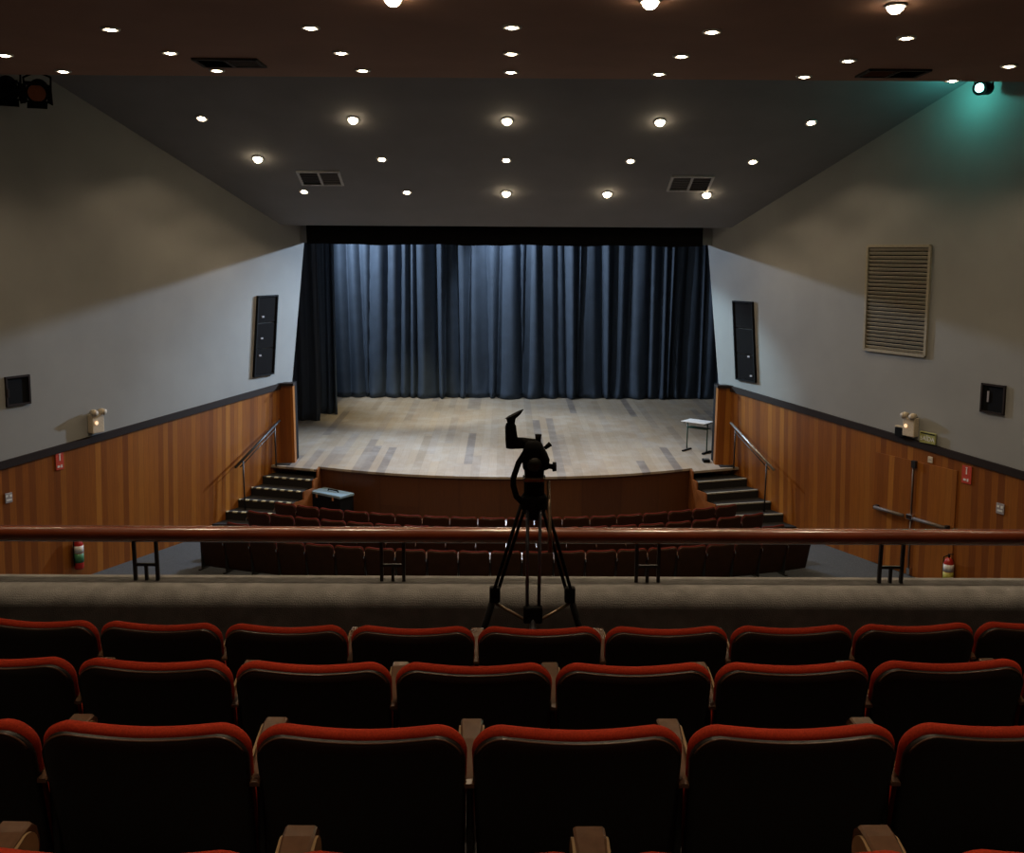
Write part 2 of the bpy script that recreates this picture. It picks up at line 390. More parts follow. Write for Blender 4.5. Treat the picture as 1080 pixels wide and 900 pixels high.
# ------------------------------------------------------------------ curtains
def drape(name, label, cat, x0, x1, y, z1, material, seed, folds, depth=.16, curve=0, group=None, nz=26, pool=.10):
    r = random.Random(seed); W = x1-x0
    n = int(folds*14); rows = []
    ks = [(r.uniform(.55, 1.9)*folds/ W, r.uniform(0, 6.28), r.uniform(.35, 1), r.uniform(-.35, .35)) for _ in range(7)]
    # fold positions as uneven pleats
    ed = [0.0]
    while ed[-1] < 1: ed.append(ed[-1]+r.uniform(.4, 1.7)/folds)
    am = [r.uniform(.3, 1.0) for _ in ed]; dr = [r.uniform(-.016, .016) for _ in ed]
    sk = [r.uniform(.6, 1.6) for _ in ed]
    def off(u, h):
        for i in range(len(ed)-1):
            e0 = ed[i]+dr[i]*h; e1 = ed[i+1]+dr[i+1]*h
            if i == 0: e0 = min(e0, 0)
            if e0 <= u < e1:
                t = (u-e0)/max(1e-6, e1-e0); return -am[i]*math.sin(PI*t**sk[i])**.8
        return 0
    for j in range(nz+1):
        h = j/nz; ring = []
        for i in range(n+1):
            u = i/n; x = x0+W*u
            o = off(u, 1-h)*depth*(1.0-.15*h)
            o += .02*math.sin(ks[0][0]*x*6.28+ks[0][1]+h*2)
            zb = stage_z(x, y)+.012
            ph = math.exp(-h*22)
            yy = y+o-pool*ph*(.5+.5*math.sin(x*9+ks[1][1]))+curve*(2*u-1)**2
            ring.append((x+.03*ph*math.sin(x*5), yy, zb+(z1-zb)*h))
        rows.append(ring)
    m = MB(); m.loft(rows, cap=False, closed=False)
    o = m.build(name, material, smooth=True)
    s = o.modifiers.new('solid', 'SOLIDIFY'); s.thickness = .015; s.offset = 1
    tag(o, label, cat, group); return o
drape('backdrop_curtain', 'blue-grey velvet curtain in deep folds hanging across the back of the stage', 'curtain', -5.75, 7.1, 30.95, 8.3, m_curtain, 8, 36, depth=.46, nz=40)
drape('side_curtain', 'near-black flat drape hanging at the left front of the stage', 'curtain', -6.6, -5.14, 27.0, 8.3, m_leg, 11, 6, depth=.10)
drape('side_curtain', 'dark blue gathered drape between the flat black drape and the backdrop, stage left', 'curtain', -6.3, -4.84, 28.05, 8.3, m_curtain, 12, 6, depth=.2)
# valance
m = MB(); rows = []
for j in range(5):
    z = 6.385+.42*j/4
    rows.append([(-4.50+8.93*i/120, 22.52+.012*math.sin(i*1.3)*(1-j/5), z+(.012*math.sin(i*.21)+.006*math.sin(i*.5) if j == 0 else 0)) for i in range(121)])
m.loft(rows, cap=False, closed=False); o = m.build('valance', m_blackcloth, smooth=True)
s = o.modifiers.new('solid', 'SOLIDIFY'); s.thickness = .04; s.offset = 0
tag(o, 'black fabric valance strip across the top of the stage opening', 'valance')

# ------------------------------------------------------------------ school desk on the stage
t = thing('school_desk', 'small white-topped school desk with green metal legs on the right of the stage', 'desk', (4.64, 23.30, stage_z(0, 23.30)), math.radians(-40))
MB().box(0, 0, .745, .66, .46, .022).build('desktop', m_white, t, bevel=.006)
m = MB()
for sx in (-1, 1):
    m = MB(); m.tube([(sx*.27, 0, .02), (sx*.27, 0, .70)], .016); m.tube([(sx*.27, -.19, .715), (sx*.27, .19, .715)], .013); m.build('leg', m_darkgreen, t, smooth=True)
    MB().box(sx*.27, 0, .02, .05, .42, .035).build('foot', m_black, t, bevel=.008)
MB().box(0, .06, .58, .52, .24, .02).build('shelf', m_darkgreen, t, bevel=.004)
t = thing('floor_box', 'small black connection box on the stage edge beside the right pilaster', 'box', (4.66, 22.25, stage_z(0, 22.25)))
MB().box(0, 0, .035, .15, .2, .07).build('housing', m_black, t, bevel=.01)
MB().box(0, 0, .072, .11, .14, .008).build('lid', m_steel, t)
# dark mats on the landings
for sg in (-1, 1):
    o = MB().box(sg*5.05, 21.83, stage_z(0, 21.8)+.008, .34, .2, .012).build('floor_mat', m_tread)
    tag(o, 'small dark mat at the top of the %s stage stairs' % ('left' if sg < 0 else 'right'), 'mat')

# equipment case before the stage
t = thing('equipment_case', 'black equipment case with lid coloured as if lit on the floor before the stage', 'case', (-3.80, 20.98, FLOOR), math.radians(-36))
MB().box(0, 0, .30, .90, .42, .60).build('body', m_black, t, bevel=.02)
MB().box(0, 0, .635, .92, .44, .06).build('lid', m_casetop, t, bevel=.015)
MB().tube([(-.16, .03, .66), (-.14, .03, .70), (.14, .03, .70), (.16, .03, .66)], .014).build('handle', m_black, t, smooth=True)
for sx in (-1, 1): MB().box(sx*.25, -.222, .58, .06, .015, .08).build('latch', m_chrome, t)

# ------------------------------------------------------------------ wall-mounted things
def wall_matrix(sg, y, z):
    o = Vector((sg*wx(y, z), y, z))
    t1 = Vector((-sg*.5, 1, 0)).normalized()      # along the wall, away from the camera
    t2 = Vector((-sg*.045, 0, 1)).normalized()
    X = t1 if sg < 0 else -t1                      # viewer's right
    Yn = t2.cross(X); Yn.normalize()               # into the wall
    Z = X.cross(Yn)
    return Matrix(((X.x, Yn.x, Z.x, o.x), (X.y, Yn.y, Z.y, o.y), (X.z, Yn.z, Z.z, o.z), (0, 0, 0, 1)))
def text(body, size, mat_, parent, loc, name='lettering', rz=0):
    c = bpy.data.curves.new(name, 'FONT'); c.body = body; c.size = size; c.extrude = .002; c.align_x = 'CENTER'; c.align_y = 'CENTER'
    c.materials.append(mat_); o = bpy.data.objects.new(name, c); COL.objects.link(o); o.parent = parent
    bpy.context.view_layer.update()
    me = bpy.data.meshes.new_from_object(o.evaluated_get(bpy.context.evaluated_depsgraph_get())); bpy.data.objects.remove(o); bpy.data.curves.remove(c)
    o = bpy.data.objects.new(name, me); COL.objects.link(o); o.parent = parent
    o.location = loc; o.rotation_euler = (PI/2, 0, 0); return o

def loudspeaker(sg, y, z):
    t = thing('wall_loudspeaker', 'tall narrow black loudspeaker cabinet set in the wall %s of the stage' % ('left' if sg < 0 else 'right'), 'loudspeaker', matrix=wall_matrix(sg, y, z))
    k = .085 if sg < 0 else -.085
    def par(w, h, cy, cz, y0, y1, nm, mt, cx=0):
        m = MB(); q = [(cx-w/2+k*(cz-h/2), cz-h/2), (cx+w/2+k*(cz-h/2), cz-h/2), (cx+w/2+k*(cz+h/2), cz+h/2), (cx-w/2+k*(cz+h/2), cz+h/2)]
        m.hexa([(a, y0, b) for a, b in q], [(a, y1, b) for a, b in q]); return m.build(nm, mt, t)
    # frame of four bars
    m = MB()
    for (w, h, cx, cz) in ((.66, .03, 0, .86), (.66, .03, 0, -.86), (.03, 1.73, -.315, 0), (.03, 1.73, .315, 0)):
        q = [(cx-w/2+k*(cz-h/2), cz-h/2), (cx+w/2+k*(cz-h/2), cz-h/2), (cx+w/2+k*(cz+h/2), cz+h/2), (cx-w/2+k*(cz+h/2), cz+h/2)]
        m.hexa([(a, -.06, b) for a, b in q], [(a, .05, b) for a, b in q])
    m.build('frame', m_black, t)
    for i in range(3): par(.59, .54, 0, .565-.565*i, -.035, .05, 'speaker_grille', m_blackcloth)
    for cz, cx in ((.42, -.14), (-.05, -.14), (-.42, -.17)) if sg < 0 else ((-.32, .14), (-.74, .2)):
        m = MB(); m.box(cx+k*cz, -.045, cz, .07, .02, .035); m.build('grey_mark', m_greysign, t)  # small raised grey marks on the grilles
loudspeaker(-1, 21.55, 4.40); loudspeaker(1, 21.58, 4.33)

def wall_vent():
    t = thing('ventilation_grille', 'large louvred beige ventilation grille high on the right wall', 'vent', matrix=wall_matrix(1, 17.87, 5.42))
    w, h = 1.40, 1.92
    m = MB()
    for (a, b, cx, cz) in ((w, .05, 0, h/2), (w, .05, 0, -h/2), (.05, h, -w/2, 0), (.05, h, w/2, 0)): m.box(cx, -.02, cz, a, .05, b)
    m.build('frame', m_vent, t)
    m = MB(); n = 26
    for i in range(n): m.box(0, -.015, -h/2+.06+(h-.12)*i/(n-1), w-.05, .014, .050, Matrix.Rotation(math.radians(28), 3, 'X'))
    m.build('louvres', m_vent, t)
    MB().box(0, .0, 0, w-.05, .012, h-.03).build('backing', m_black, t)
wall_vent()

for sg, y, z, lab in ((-1, 16.07, 3.93, 'black square hatch recessed in the grey left wall'), (1, 16.02, 3.88, 'black square hatch with white mark in the grey right wall')):
    t = thing('wall_hatch', lab, 'hatch', matrix=wall_matrix(sg, y, z))
    w = .42; h = .46; m = MB()
    for (a, b, cx, cz) in ((w, .03, 0, h/2), (w, .03, 0, -h/2), (.03, h+.03, -w/2, 0), (.03, h+.03, w/2, 0)): m.box(cx, -.015, cz, a, .05, b)
    m.build('frame', m_trim, t)
    MB().box(0, .0, 0, w, .02, h).build('panel', m_black, t)
    if sg > 0: MB().box(-.09, -.02, .03, .03, .015, .18).build('handle', m_greysign, t)
    else: MB().box(-.19, -.03, -.02, .03, .03, .14).build('latch', m_trim, t)

for sg, y, z in ((-1, 17.42, 3.02), (1, 17.46, 3.02)):
    t = thing('emergency_light', 'cream twin-lamp emergency light above the wood panelling on the %s wall' % ('left' if sg < 0 else 'right'), 'light', matrix=wall_matrix(sg, y, z))
    MB().box(0, -.07, .14, .26, .13, .34).build('housing', m_cream, t, bevel=.015)
    for sx in (-1, 1):
        h = MB(); h.tube([(sx*.08, -.05, .35), (sx*.09, -.12, .36), (sx*.10, -.19, .34)], [.035, .05, .055], 12); o = h.build('lamp_head', m_cream, t, smooth=True)
    MB().lathe([(0.001, 0), (.035, 0), (.035, .008), (.001, .008)], 14).build('indicator', m_bulb, t).location = (-.05, -.142, .16)
    bpy.data.objects[-1] if False else None
for o in bpy.data.objects:
    if o.name.startswith('indicator'): o.rotation_euler = (PI/2, 0, 0)

def sign(sg, y, z, w, h, m_, name, lab, cat, marks, m2=m_white):
    t = thing(name, lab, cat, matrix=wall_matrix(sg, y, z))
    MB().box(0, -.035, 0, w, .012, h).build('panel', m_, t, bevel=.003)
    mm = MB()
    for (cx, cz, a, b) in marks: mm.box(cx, -.043, cz, a, .006, b)
    mm.build('pictogram', m2, t)
    return t
ext_marks = [(0, .06, .02, .10), (-.03, -.09, .05, .035), (.03, -.09, .03, .05), (0, .125, .04, .015)]
sign(-1, 16.74, 2.60, .16, .30, m_redsign, 'fire_sign', 'red fire extinguisher sign with white marks on the left wood panelling', 'sign', ext_marks)
sign(1, 16.40, 2.51, .19, .31, m_redsign, 'fire_sign', 'red fire extinguisher sign with white marks on the right wood panelling', 'sign', ext_marks)
gm = [(-.035, .035, .04, .035), (.035, .03, .04, .04), (0, -.035, .10, .03)]
sign(-1, 15.84, 2.17, .13, .17, m_greysign, 'notice_plate', 'small grey notice with white pictograms at the left edge of the left panelling', 'sign', gm)
sign(1, 15.80, 2.07, .15, .18, m_greysign, 'notice_plate', 'small grey notice with white pictograms right of the red sign, right panelling', 'sign', gm)
sign(1, 17.08, 2.63, .10, .11, m_cream, 'notice_plate', 'tiny beige plate just below the trim on the right panelling', 'sign', [(0, 0, .05, .02)], m_greysign)
t = thing('exit_sign', 'green-yellow SAÍDA exit sign standing on the trim of the right wall', 'sign', matrix=wall_matrix(1, 17.12, 3.02))
MB().box(0, -.06, 0, .34, .03, .20).build('panel', m_signgreen, t, bevel=.004)
MB().box(0, -.078, .075, .30, .006, .02).build('stripe', m_black, t)
text('SAÍDA', .11, m_white, t, (0, -.078, -.02))
t = thing('junction_box', 'small black box on the trim left of the right emergency light', 'box', matrix=wall_matrix(1, 17.66, 3.03))
MB().box(0, -.06, 0, .20, .10, .16).build('housing', m_black, t, bevel=.008)
MB().box(0, -.06, .10, .22, .08, .02).build('cover', m_cream, t)

def extinguisher(sg, y, z, lab, m_lab2):
    t = thing('fire_extinguisher', lab, 'fire extinguisher', matrix=wall_matrix(sg, y, z))
    MB().lathe([(.001, -.30), (.075, -.29), (.085, -.25), (.085, .16), (.06, .23), (.03, .26), (.001, .27)], 20, (0, -.12, 0)).build('cylinder', m_extred, t, smooth=True)
    MB().lathe([(.0855, .02), (.0875, .02), (.0875, .15), (.0855, .15)], 20, (0, -.12, 0)).build('label', m_white, t, smooth=True)
    MB().lathe([(.0855, -.16), (.0875, -.16), (.0875, .01), (.0855, .01)], 20, (0, -.12, 0)).build('label', m_lab2, t, smooth=True)
    MB().tube([(0, -.12, .26), (0, -.12, .33)], .018).tube([(-.01, -.12, .32), (.09, -.13, .35)], .01).build('valve', m_black, t, smooth=True)
    MB().tube([(0, -.12, .31), (-.10, -.13, .25), (-.11, -.13, 0), (-.10, -.13, -.2)], .011).build('hose', m_black, t, smooth=True)
extinguisher(-1, 16.98, .88, 'red fire extinguisher with white and green labels on the left wall', m_label_g)
extinguisher(1, 16.60, .72, 'red fire extinguisher with white and yellow labels on the right wall', m_label_y)

# flush wooden double door in the right panelling with panic bars
t = bpy.data.objects.new('door_1', None); COL.objects.link(t); t.matrix_world = wall_matrix(1, 17.42, FLOOR); t['kind'] = 'structure'
for sx in (-1, 1):
    m = MB(); m.box(sx*.46, -.028, 1.10, .90, .03, 2.16); m.uv = [(v[0]+3.3*sx, v[2]) for v in m.v]; m.build('leaf', m_wood, t)
    o = MB().tube([(sx*.12, -.13, 1.14), (sx*.80, -.13, 1.14)], .034, 12).build('push_bar', m_barmetal, t, smooth=True)
    MB().box(sx*.80, -.09, 1.14, .06, .10, .07).build('bar_bracket', m_iron, t)
MB().tube([(.0, -.07, 1.14), (.0, -.07, 2.10)], .013).build('latch_rod', m_barmetal, t, smooth=True)
MB().tube([(.0, -.07, .12), (.0, -.07, 1.14)], .013).build('latch_rod', m_barmetal, t, smooth=True)
MB().box(0, -.08, 1.14, .14, .08, .10).build('lock_case', m_chrome, t, bevel=.01)
MB().box(0.02, -.07, 2.13, .09, .06, .13).build('top_latch', m_iron, t)
MB().box(0.02, -.07, .10, .07, .06, .12).build('bottom_latch', m_chrome, t)

# spotlights hanging in the slot before the sloping ceiling
def spotlight(x, y, z, lab, lens, aim, small=False):
    t = thing('spotlight', lab, 'spotlight', (x, y, z))
    d = Vector(aim).normalized(); q = d.to_track_quat('-Y', 'Z').to_matrix()
    def R(m): m.v = [tuple(q @ Vector(v)) for v in m.v]; return m
    R(MB().lathe([(.001, 0), (.09, 0), (.11, .03), (.11, .20), (.12, .24)], 18)).v
    body = MB().tube([(0, .20, 0), (0, .16, 0), (0, -.10, 0), (0, -.14, 0)], [.06, .10, .105, .115], 18); R(body).build('housing', m_black, t)
    R(MB().tube([(0, -.142, 0), (0, -.15, 0)], .065 if small else .09, 18)).build('lens', lens, t)
    for b in (() if small else (.11, -.11)):
        R(MB().box(0, -.20, b, .20, .13, .008, Matrix.Rotation(math.radians(25 if b < 0 else -25), 3, 'X'))).build('barn_door', m_black, t)
    for s_ in (() if small else (-1, 1)):
        R(MB().box(s_*.13, -.20, 0, .008, .13, .20, Matrix.Rotation(math.radians(25*s_), 3, 'Z'))).build('barn_door', m_black, t)
    MB().tube([(-.14, 0, 0), (-.15, 0, .14), (0, 0, .2), (.15, 0, .14), (.14, 0, 0)], .012).build('yoke', m_black, t)
    MB().tube([(0, 0, .2), (0, 0, gz(y)-z)], .014).build('hanger', m_black, t)
    return t
spotlight(-7.20, 15.75, 8.62, 'black spotlight with orange gel hanging at the upper left, beside the wall', m_orange, (.35, -1, -.35))
spotlight(-7.66, 15.75, 8.66, 'black spotlight hanging at the very left edge under the ceiling', m_black, (.5, -1, -.4))
sp = spotlight(7.46, 16.0, 8.80, 'black spotlight shining teal, hanging at the upper right under the ceiling', m_teal, (-.9, -.8, -.10), small=True)
L = bpy.data.lights.new('spotlight_beam', 'POINT'); L.energy = 15; L.color = (.12, .85, .75); L.shadow_soft_size = .05
o = bpy.data.objects.new('spotlight_beam', L); COL.objects.link(o); o.parent = sp; o.location = (-.30, .24, -.04)

for o_ in [q for q in bpy.data.objects if q.name in ('spotlight', 'spotlight.001')]: o_.scale = (1.4, 1.4, 1.4)
# ------------------------------------------------------------------ ceiling downlights and vents
def make_downlight(bright):
    t = bpy.data.objects.new('downlight', None); COL.objects.link(t); t.empty_display_size = .1
    MB().lathe([(.075, 0), (.075, -.02), (.105, -.02), (.11, -.008), (.11, 0)], 20).build('trim_ring', m_ventg, t, smooth=True)
    r = .085 if bright else .058
    q = 1.0 if bright else .55
    MB().lathe([(.001, -r*q), (r*.5, -r*.9*q), (r*.87, -r*.55*q), (r, -.006), (r, 0)], 16).build('bulb', m_lampglow, t, smooth=True)
    return t
proto = {True: make_downlight(True), False: make_downlight(False)}
LD = bpy.data.lights.new('lamp_light', 'SPOT'); LD.energy = P_DOWN; LD.color = WARM; LD.spot_size = math.radians(125); LD.spot_blend = .35; LD.shadow_soft_size = .07
used = set()
def downlight(x, y, z, lab, bright=False, slope=0, group='round ceiling downlights'):
    p = proto[bright]
    t = copy_tree(p) if bright in used else p
    used.add(bright)
    t.location = (x, y, z); t.rotation_euler = (slope, 0, 0)
    t['label'] = lab; t['category'] = 'ceiling light'; t['group'] = group
    l = bpy.data.objects.new('lamp_light', LD); COL.objects.link(l); l.parent = t; l.location = (0, 0, -.12); l.rotation_euler = (-slope, 0, 0)
rows = [([-1.12, 1.40, 3.86], [10.17, 10.2, 10.31], 'brown ceiling row nearest the camera'),
        ([-4.45, -2.18, .05, 2.28, 4.55], [11.62, 11.47, 11.37, 11.52, 11.75], 'second downlight row of the brown ceiling'),
        ([-6.40, -4.22, -2.07, .05, 2.18, 4.35, 6.55], [13.15, 12.92, 12.84, 12.81, 12.89, 13.10, 13.38], 'third downlight row of the brown ceiling'),
        ([-6.15, -3.98, -1.97, .05, 2.09, 4.13, 6.30], [14.26, 14.11, 14.03, 14.07, 14.13, 14.25, 14.48], 'last downlight row at the brown ceiling edge')]
for r, (X, Y, nm) in enumerate(rows):
    for i, (x, y) in enumerate(zip(X, Y)):
        downlight(x, y, EDGE_Z, 'round recessed downlight, %s from left in the %s' % (ORD[i], nm), bright=(r == 0), group='downlights in the brown ceiling')
sl = math.atan(GS)
for r, (X, Y, nm, br) in enumerate(((( -5.35, -2.70, 0, 2.69, 5.35), 17.89, 'upper row of the sloping grey ceiling', (0, 1, 1, 1, 0)),
                    ((-4.72, -2.37, -.01, 2.35, 4.68), 19.22, 'middle row of the sloping grey ceiling', (1, 0, 0, 0, 0)),
                    ((-4.12, -2.03, -.01, 2.05, 4.08), 20.50, 'lowest row of the sloping grey ceiling', (0, 0, 1, 1, 1)))):
    for i, x in enumerate(X):
        downlight(x, Y, gz(Y), 'round recessed downlight, %s from left in the %s' % (ORD[i], nm), bright=bool(br[i]), slope=-sl, group='downlights in the sloping grey ceiling')

# unseen downlights added above and behind the camera to light seats and parapet
LR = LD.copy(); LR.energy = P_REAR; LR.spot_size = math.radians(70); LR.spot_blend = .8
LR2 = LR.copy(); LR2.energy = 135
LR2.spot_size = math.radians(50); LR2.energy = P_REAR*1.5
LR3 = LR2.copy(); LR3.energy = P_REAR*2.8
for r, (y, n_, dx, ld) in enumerate(((8.6, 5, 2.3, LR), (7.0, 5, 2.3, LR), (5.74, 7, 1.5, LR3), (3.1, 7, 1.5, LR2), (1.2, 7, 1.5, LR2))):
    for i in range(n_):
        x = (i-(n_-1)/2)*dx
        t = copy_tree(proto[False]); t.location = (x, y, EDGE_Z)
        for ch in list(t.children):
            if ch.type == 'LIGHT': bpy.data.objects.remove(ch)
        tag(t, 'added unseen downlight above the balcony, %s from left in its %s row' % (ORD[i], ORD[r]), 'ceiling light', 'added downlights over the balcony')
        l = bpy.data.objects.new('lamp_light', ld); COL.objects.link(l); l.parent = t; l.location = (0, 0, -.12)
def ceiling_vent(x, y, z, slope, w, d, m_, lab, panes):
    t = thing('ceiling_vent', lab, 'vent', (x, y, z)); t.rotation_euler = (slope, 0, 0)
    m = MB()
    for (a, b, cx, cy) in ((w, .04, 0, d/2), (w, .04, 0, -d/2), (.05, d+.04, -w/2, 0), (.05, d+.04, w/2, 0), (.05, d, 0, 0)): m.box(cx, cy, -.012, a, b, .03)
    m.build('frame', m_, t)
    for sx, mm in zip((-1, 1), panes):
        m = MB()
        for i in range(6): m.box(sx*w/4, -d/2+d*(i+.5)/6, -.004, w/2-.05, d/6*.8, .006, Matrix.Rotation(math.radians(30), 3, 'X'))
        m.build('louvres', mm, t)
m_louv = mat('pale_louvre', (.34, .33, .32), .5)
ceiling_vent(-3.68, 19.95, gz(19.95), -sl, .80, .55, m_ventg, 'two-part grey air vent on the left of the sloping ceiling', (m_black, m_louv))
ceiling_vent(3.66, 20.07, gz(20.07), -sl, .80, .60, m_ventg, 'two-part grey air vent on the right of the sloping ceiling', (m_louv, m_black))
ceiling_vent(-3.65, 13.55, EDGE_Z, 0, .80, .50, m_trim, 'dark air vent in the brown ceiling at left', (m_black, m_louv))
ceiling_vent(5.25, 13.95, EDGE_Z, 0, .80, .50, m_trim, 'dark air vent in the brown ceiling at right', (m_brown, m_black))

# ------------------------------------------------------------------ seats
def outline(hw, z0, z1, n=11, dip=.017, rad=.075, rb=.03, taper=.012):
    """rounded back outline in (x, z), counter-clockwise from bottom left; top edge sags in the middle"""
    P = []
    def arc(cx, cz, r, a0, a1, k=7):
        for i in range(k+1):
            a = a0+(a1-a0)*i/k; P.append((cx+r*math.cos(a), cz+r*math.sin(a)))
    arc(-hw+taper+rb, z0+rb, rb, PI, 1.5*PI, 3); arc(hw-taper-rb, z0+rb, rb, 1.5*PI, 2*PI, 3)
    arc(hw-rad, z1-rad*.8, rad, 0, PI/2, 8)
    for i in range(1, n):
        u = i/n; P.append((hw-rad-(2*hw-2*rad)*u, z1+rad*.2-dip*math.sin(PI*u)))
    arc(-hw+rad, z1-rad*.8, rad, PI/2, PI, 8)
    return P
def inset(P, d):
    xs = [p[0] for p in P]; zs = [p[1] for p in P]
    cx = (min(xs)+max(xs))/2; cz = (min(zs)+max(zs))/2; hx = (max(xs)-min(xs))/2; hz = (max(zs)-min(zs))/2
    return [(cx+(x-cx)*(1-d/hx), cz+(z-cz)*(1-d/hz)) for x, z in P]
LEAN = math.tan(math.radians(11))
def make_seat(name, top, shell_mat, shell_bottom, pitch, chrome=False):
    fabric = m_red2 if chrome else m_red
    t = bpy.data.objects.new(name, None); COL.objects.link(t); t.empty_display_size = .1
    hw = pitch/2-.0065
    def place(P, y): return [(x, y+(top-z)*LEAN, z) for x, z in P]
    C = outline(hw, .36, top-.015)
    m = MB(); m.loft([place(inset(C, .020), .000), place(inset(C, .006), .007), place(C, .020), place(inset(C, .004), .036), place(inset(C, .018), .052), place(inset(C, .07), .070), place(inset(C, .16), .078)])
    m.build('backrest', fabric, t, smooth=True)
    S = outline(hw-.003, shell_bottom, top-.034, dip=.017)
    m = MB(); m.loft([place(inset(S, .05), -.020), place(inset(S, .015), -.017), place(inset(S, .003), -.008), place(S, .004), place(inset(S, .004), .012)])
    m.build('back_shell', shell_mat, t, smooth=True)
    ring = [Vector(p) for p in place(inset(S, .006), -.010)]
    ring = ring[10:-2]          # the top and the upper corners
    MB().tube(ring, .0034, 6).build('piping', m_piping, t, smooth=True)
    # tipped-up seat
    m = MB(); Q = outline(hw-.03, 0, .30, dip=0, rad=.06, rb=.06, taper=0)
    def pl(P, d): return [(x, .15+d+z*.25, .34+z*.72) for x, z in P]
    m.loft([pl(inset(Q, .03), -.01), pl(Q, .01), pl(Q, .05), pl(inset(Q, .03), .075)]); m.build('seat', fabric, t, smooth=True)
    def arm(sx):
        x = sx*pitch/2; az = top-.105
        m = MB(); rr = []
        for y, dz, w in ((.022, -.060, .018), (.035, -.053, .020), (.08, -.042, .030), (.18, -.014, .048), (.24, -.003, .054), (.275, -.002, .054), (.292, -.018, .054), (.30, -.045, .052)):
            w = w/2+.004
            th = .012 if y < .05 else .028
            rr.append([(x-w, y, az+dz-th), (x-w, y, az+dz-.004), (x-w+.005, y, az+dz), (x+w-.005, y, az+dz), (x+w, y, az+dz-.004), (x+w, y, az+dz-th)])
        m.loft(rr); a = m.build('armrest', m_arm, t, smooth=False)
        for s in (-1, 1):
            c = MB(); pts = []
            for k in range(13):
                an = PI*k/12; pts.append((.24+.045*math.sin(an), az-.055+.045*math.cos(an)))
            pts += [(.12, az-.095), (.10, az-.06), (.12, az-.04), (.18, az-.022)]
            xa, xb = x+s*.0285, x+s*.036
            c.loft([[(xa, y, z) for y, z in pts], [(xb, y, z) for y, z in pts]]); c.build('edge_cap', m_cap, a)
        m = MB(); m.box(x, .16, (az-.07)/2+.01, .020, .18, az-.09); m.box(x, .15, .012, .05, .30, .024); m.build('standard', m_iron, t, bevel=.006)
        if chrome: MB().box(x, .0, az-.085, .012, .012, .05).build('arm_end_glint', m_chrome, t, bevel=.003)  # chrome tip added to give the glint on each arm end
    arm(-1)
    return t, arm

# balcony rows: concentric arcs about (0, 36); origin of each seat is on its own floor under the back of the rest
BC = 36.0; TOP = .84; PITCH = .565
bal = [('row0', 1.475, 5.206, .30, 'nearest balcony row at the bottom edge'), ('row1', 2.35, 4.993, .045, 'second balcony row from the camera'),
       ('row2', 3.22, 4.786, .16, 'third balcony row from the camera'), ('row3', 4.10, 4.574, -.12, 'front balcony row beside the parapet')]
seam0 = {0: -.395, 1: -.09, 2: .175, 3: -.125}
span = {0: (-3, 2), 1: (-3, 3), 2: (-4, 4), 3: (-5, 5)}     # seat numbers counted from the seam
bproto = None
for r, (_, Y, zt_, _, nm) in enumerate(bal):
    R = BC-Y; zf = zt_-TOP; a, b = span[r]; cnt = 0
    for k in range(a, b+1):
        s = seam0[r]+(k+.5)*PITCH
        ang = s/R
        if bproto is None:
            bproto, barm = make_seat('balcony_chair', TOP, m_shell, .30, PITCH); t = bproto
        else: t = copy_tree(bproto)
        t.location = (R*math.sin(ang), BC-R*math.cos(ang), zf); t.rotation_euler = (0, 0, ang)
        tag(t, 'dark-backed red chair, %s from left, %s' % (ORD[cnt], nm), 'chair', 'balcony seats'); cnt += 1
# terraces
steps = [(-4.0, 1.38, 4.60), (1.38, 2.28, 4.366), (2.28, 3.15, 4.153), (3.15, 4.02, 3.946), (4.02, 4.95, 3.734), (4.95, 5.60, 3.56)]
m = MB()
for y0, y1, z in steps: m.box(0, (y0+y1)/2, (z+2.9)/2, 19.4, y1-y0, z-2.9)
struct('floor_balcony', m, m_darkcarpet)
# parapet with rounded inner shoulder
m = MB(); prof = [(5.60, 2.9), (5.60, 4.09), ]+[(5.70-.10*math.cos(PI/2*k/10), 4.105+.10*math.sin(PI/2*k/10)) for k in range(11)]+[(5.90, 4.205), (5.93, 4.19), (5.94, 4.15), (5.94, 2.9)]
def sag(x): return 0
m.loft([[(x, y, z) for y, z in prof] for x in (-9.5, -5, 0, 5, 9.5)])
struct('wall_parapet', m, m_ledge, smooth=False)
# handrail
t = thing('balcony_rail', 'thick varnished wooden handrail running along the carpeted parapet', 'handrail', (0, 5.80, 4.205))
m = MB(); rr = []
for i in range(25):
    x = -9.2+18.4*i/24
    rr.append([(x, 0.050*math.cos(2*PI*k/16), .295+.050*math.sin(2*PI*k/16)) for k in range(16)])
m.loft(rr); m.build('rail', m_rail, t, smooth=True)
for c in (-2.205, -.69, .88, 2.385, -3.72, 3.9):
    m = MB(); m.box(c-.068, 0, .12, .02, .02, .25); m.box(c+.068, 0, .12, .02, .02, .25); m.box(c, 0, .10, .12, .016, .018); m.box(c, 0, .045, .018, .018, .10)
    m.build('bracket', m_iron, t)

# stalls rows
st_rows = [(18.56, 10.5, 4.81, 18, 'front stalls row nearest the stage'), (17.85, 12.0, 5.20, 19, 'second stalls row from the stage'),
           (17.08, 13.8, 5.37, 20, 'third stalls row from the stage'), (16.36, 14.5, 5.70, 21, 'rear stalls row just beyond the balcony rail')]
sproto = None; SP = .553; STOP = .76
for (Y0, R, hx, n, nm) in st_rows:
    amax = math.asin(hx/R)
    for i in range(n):
        ang = -amax+2*amax*(i+.5)/n
        if sproto is None:
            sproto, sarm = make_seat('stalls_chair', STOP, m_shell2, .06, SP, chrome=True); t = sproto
        else: t = copy_tree(sproto)
        t.location = (.02+R*math.sin(ang), Y0+R-R*math.cos(ang), FLOOR); t.rotation_euler = (0, 0, ang)
        tag(t, 'dimmed red stalls chair, %s from left, %s' % (ORD[i], nm), 'chair', 'stalls seats')

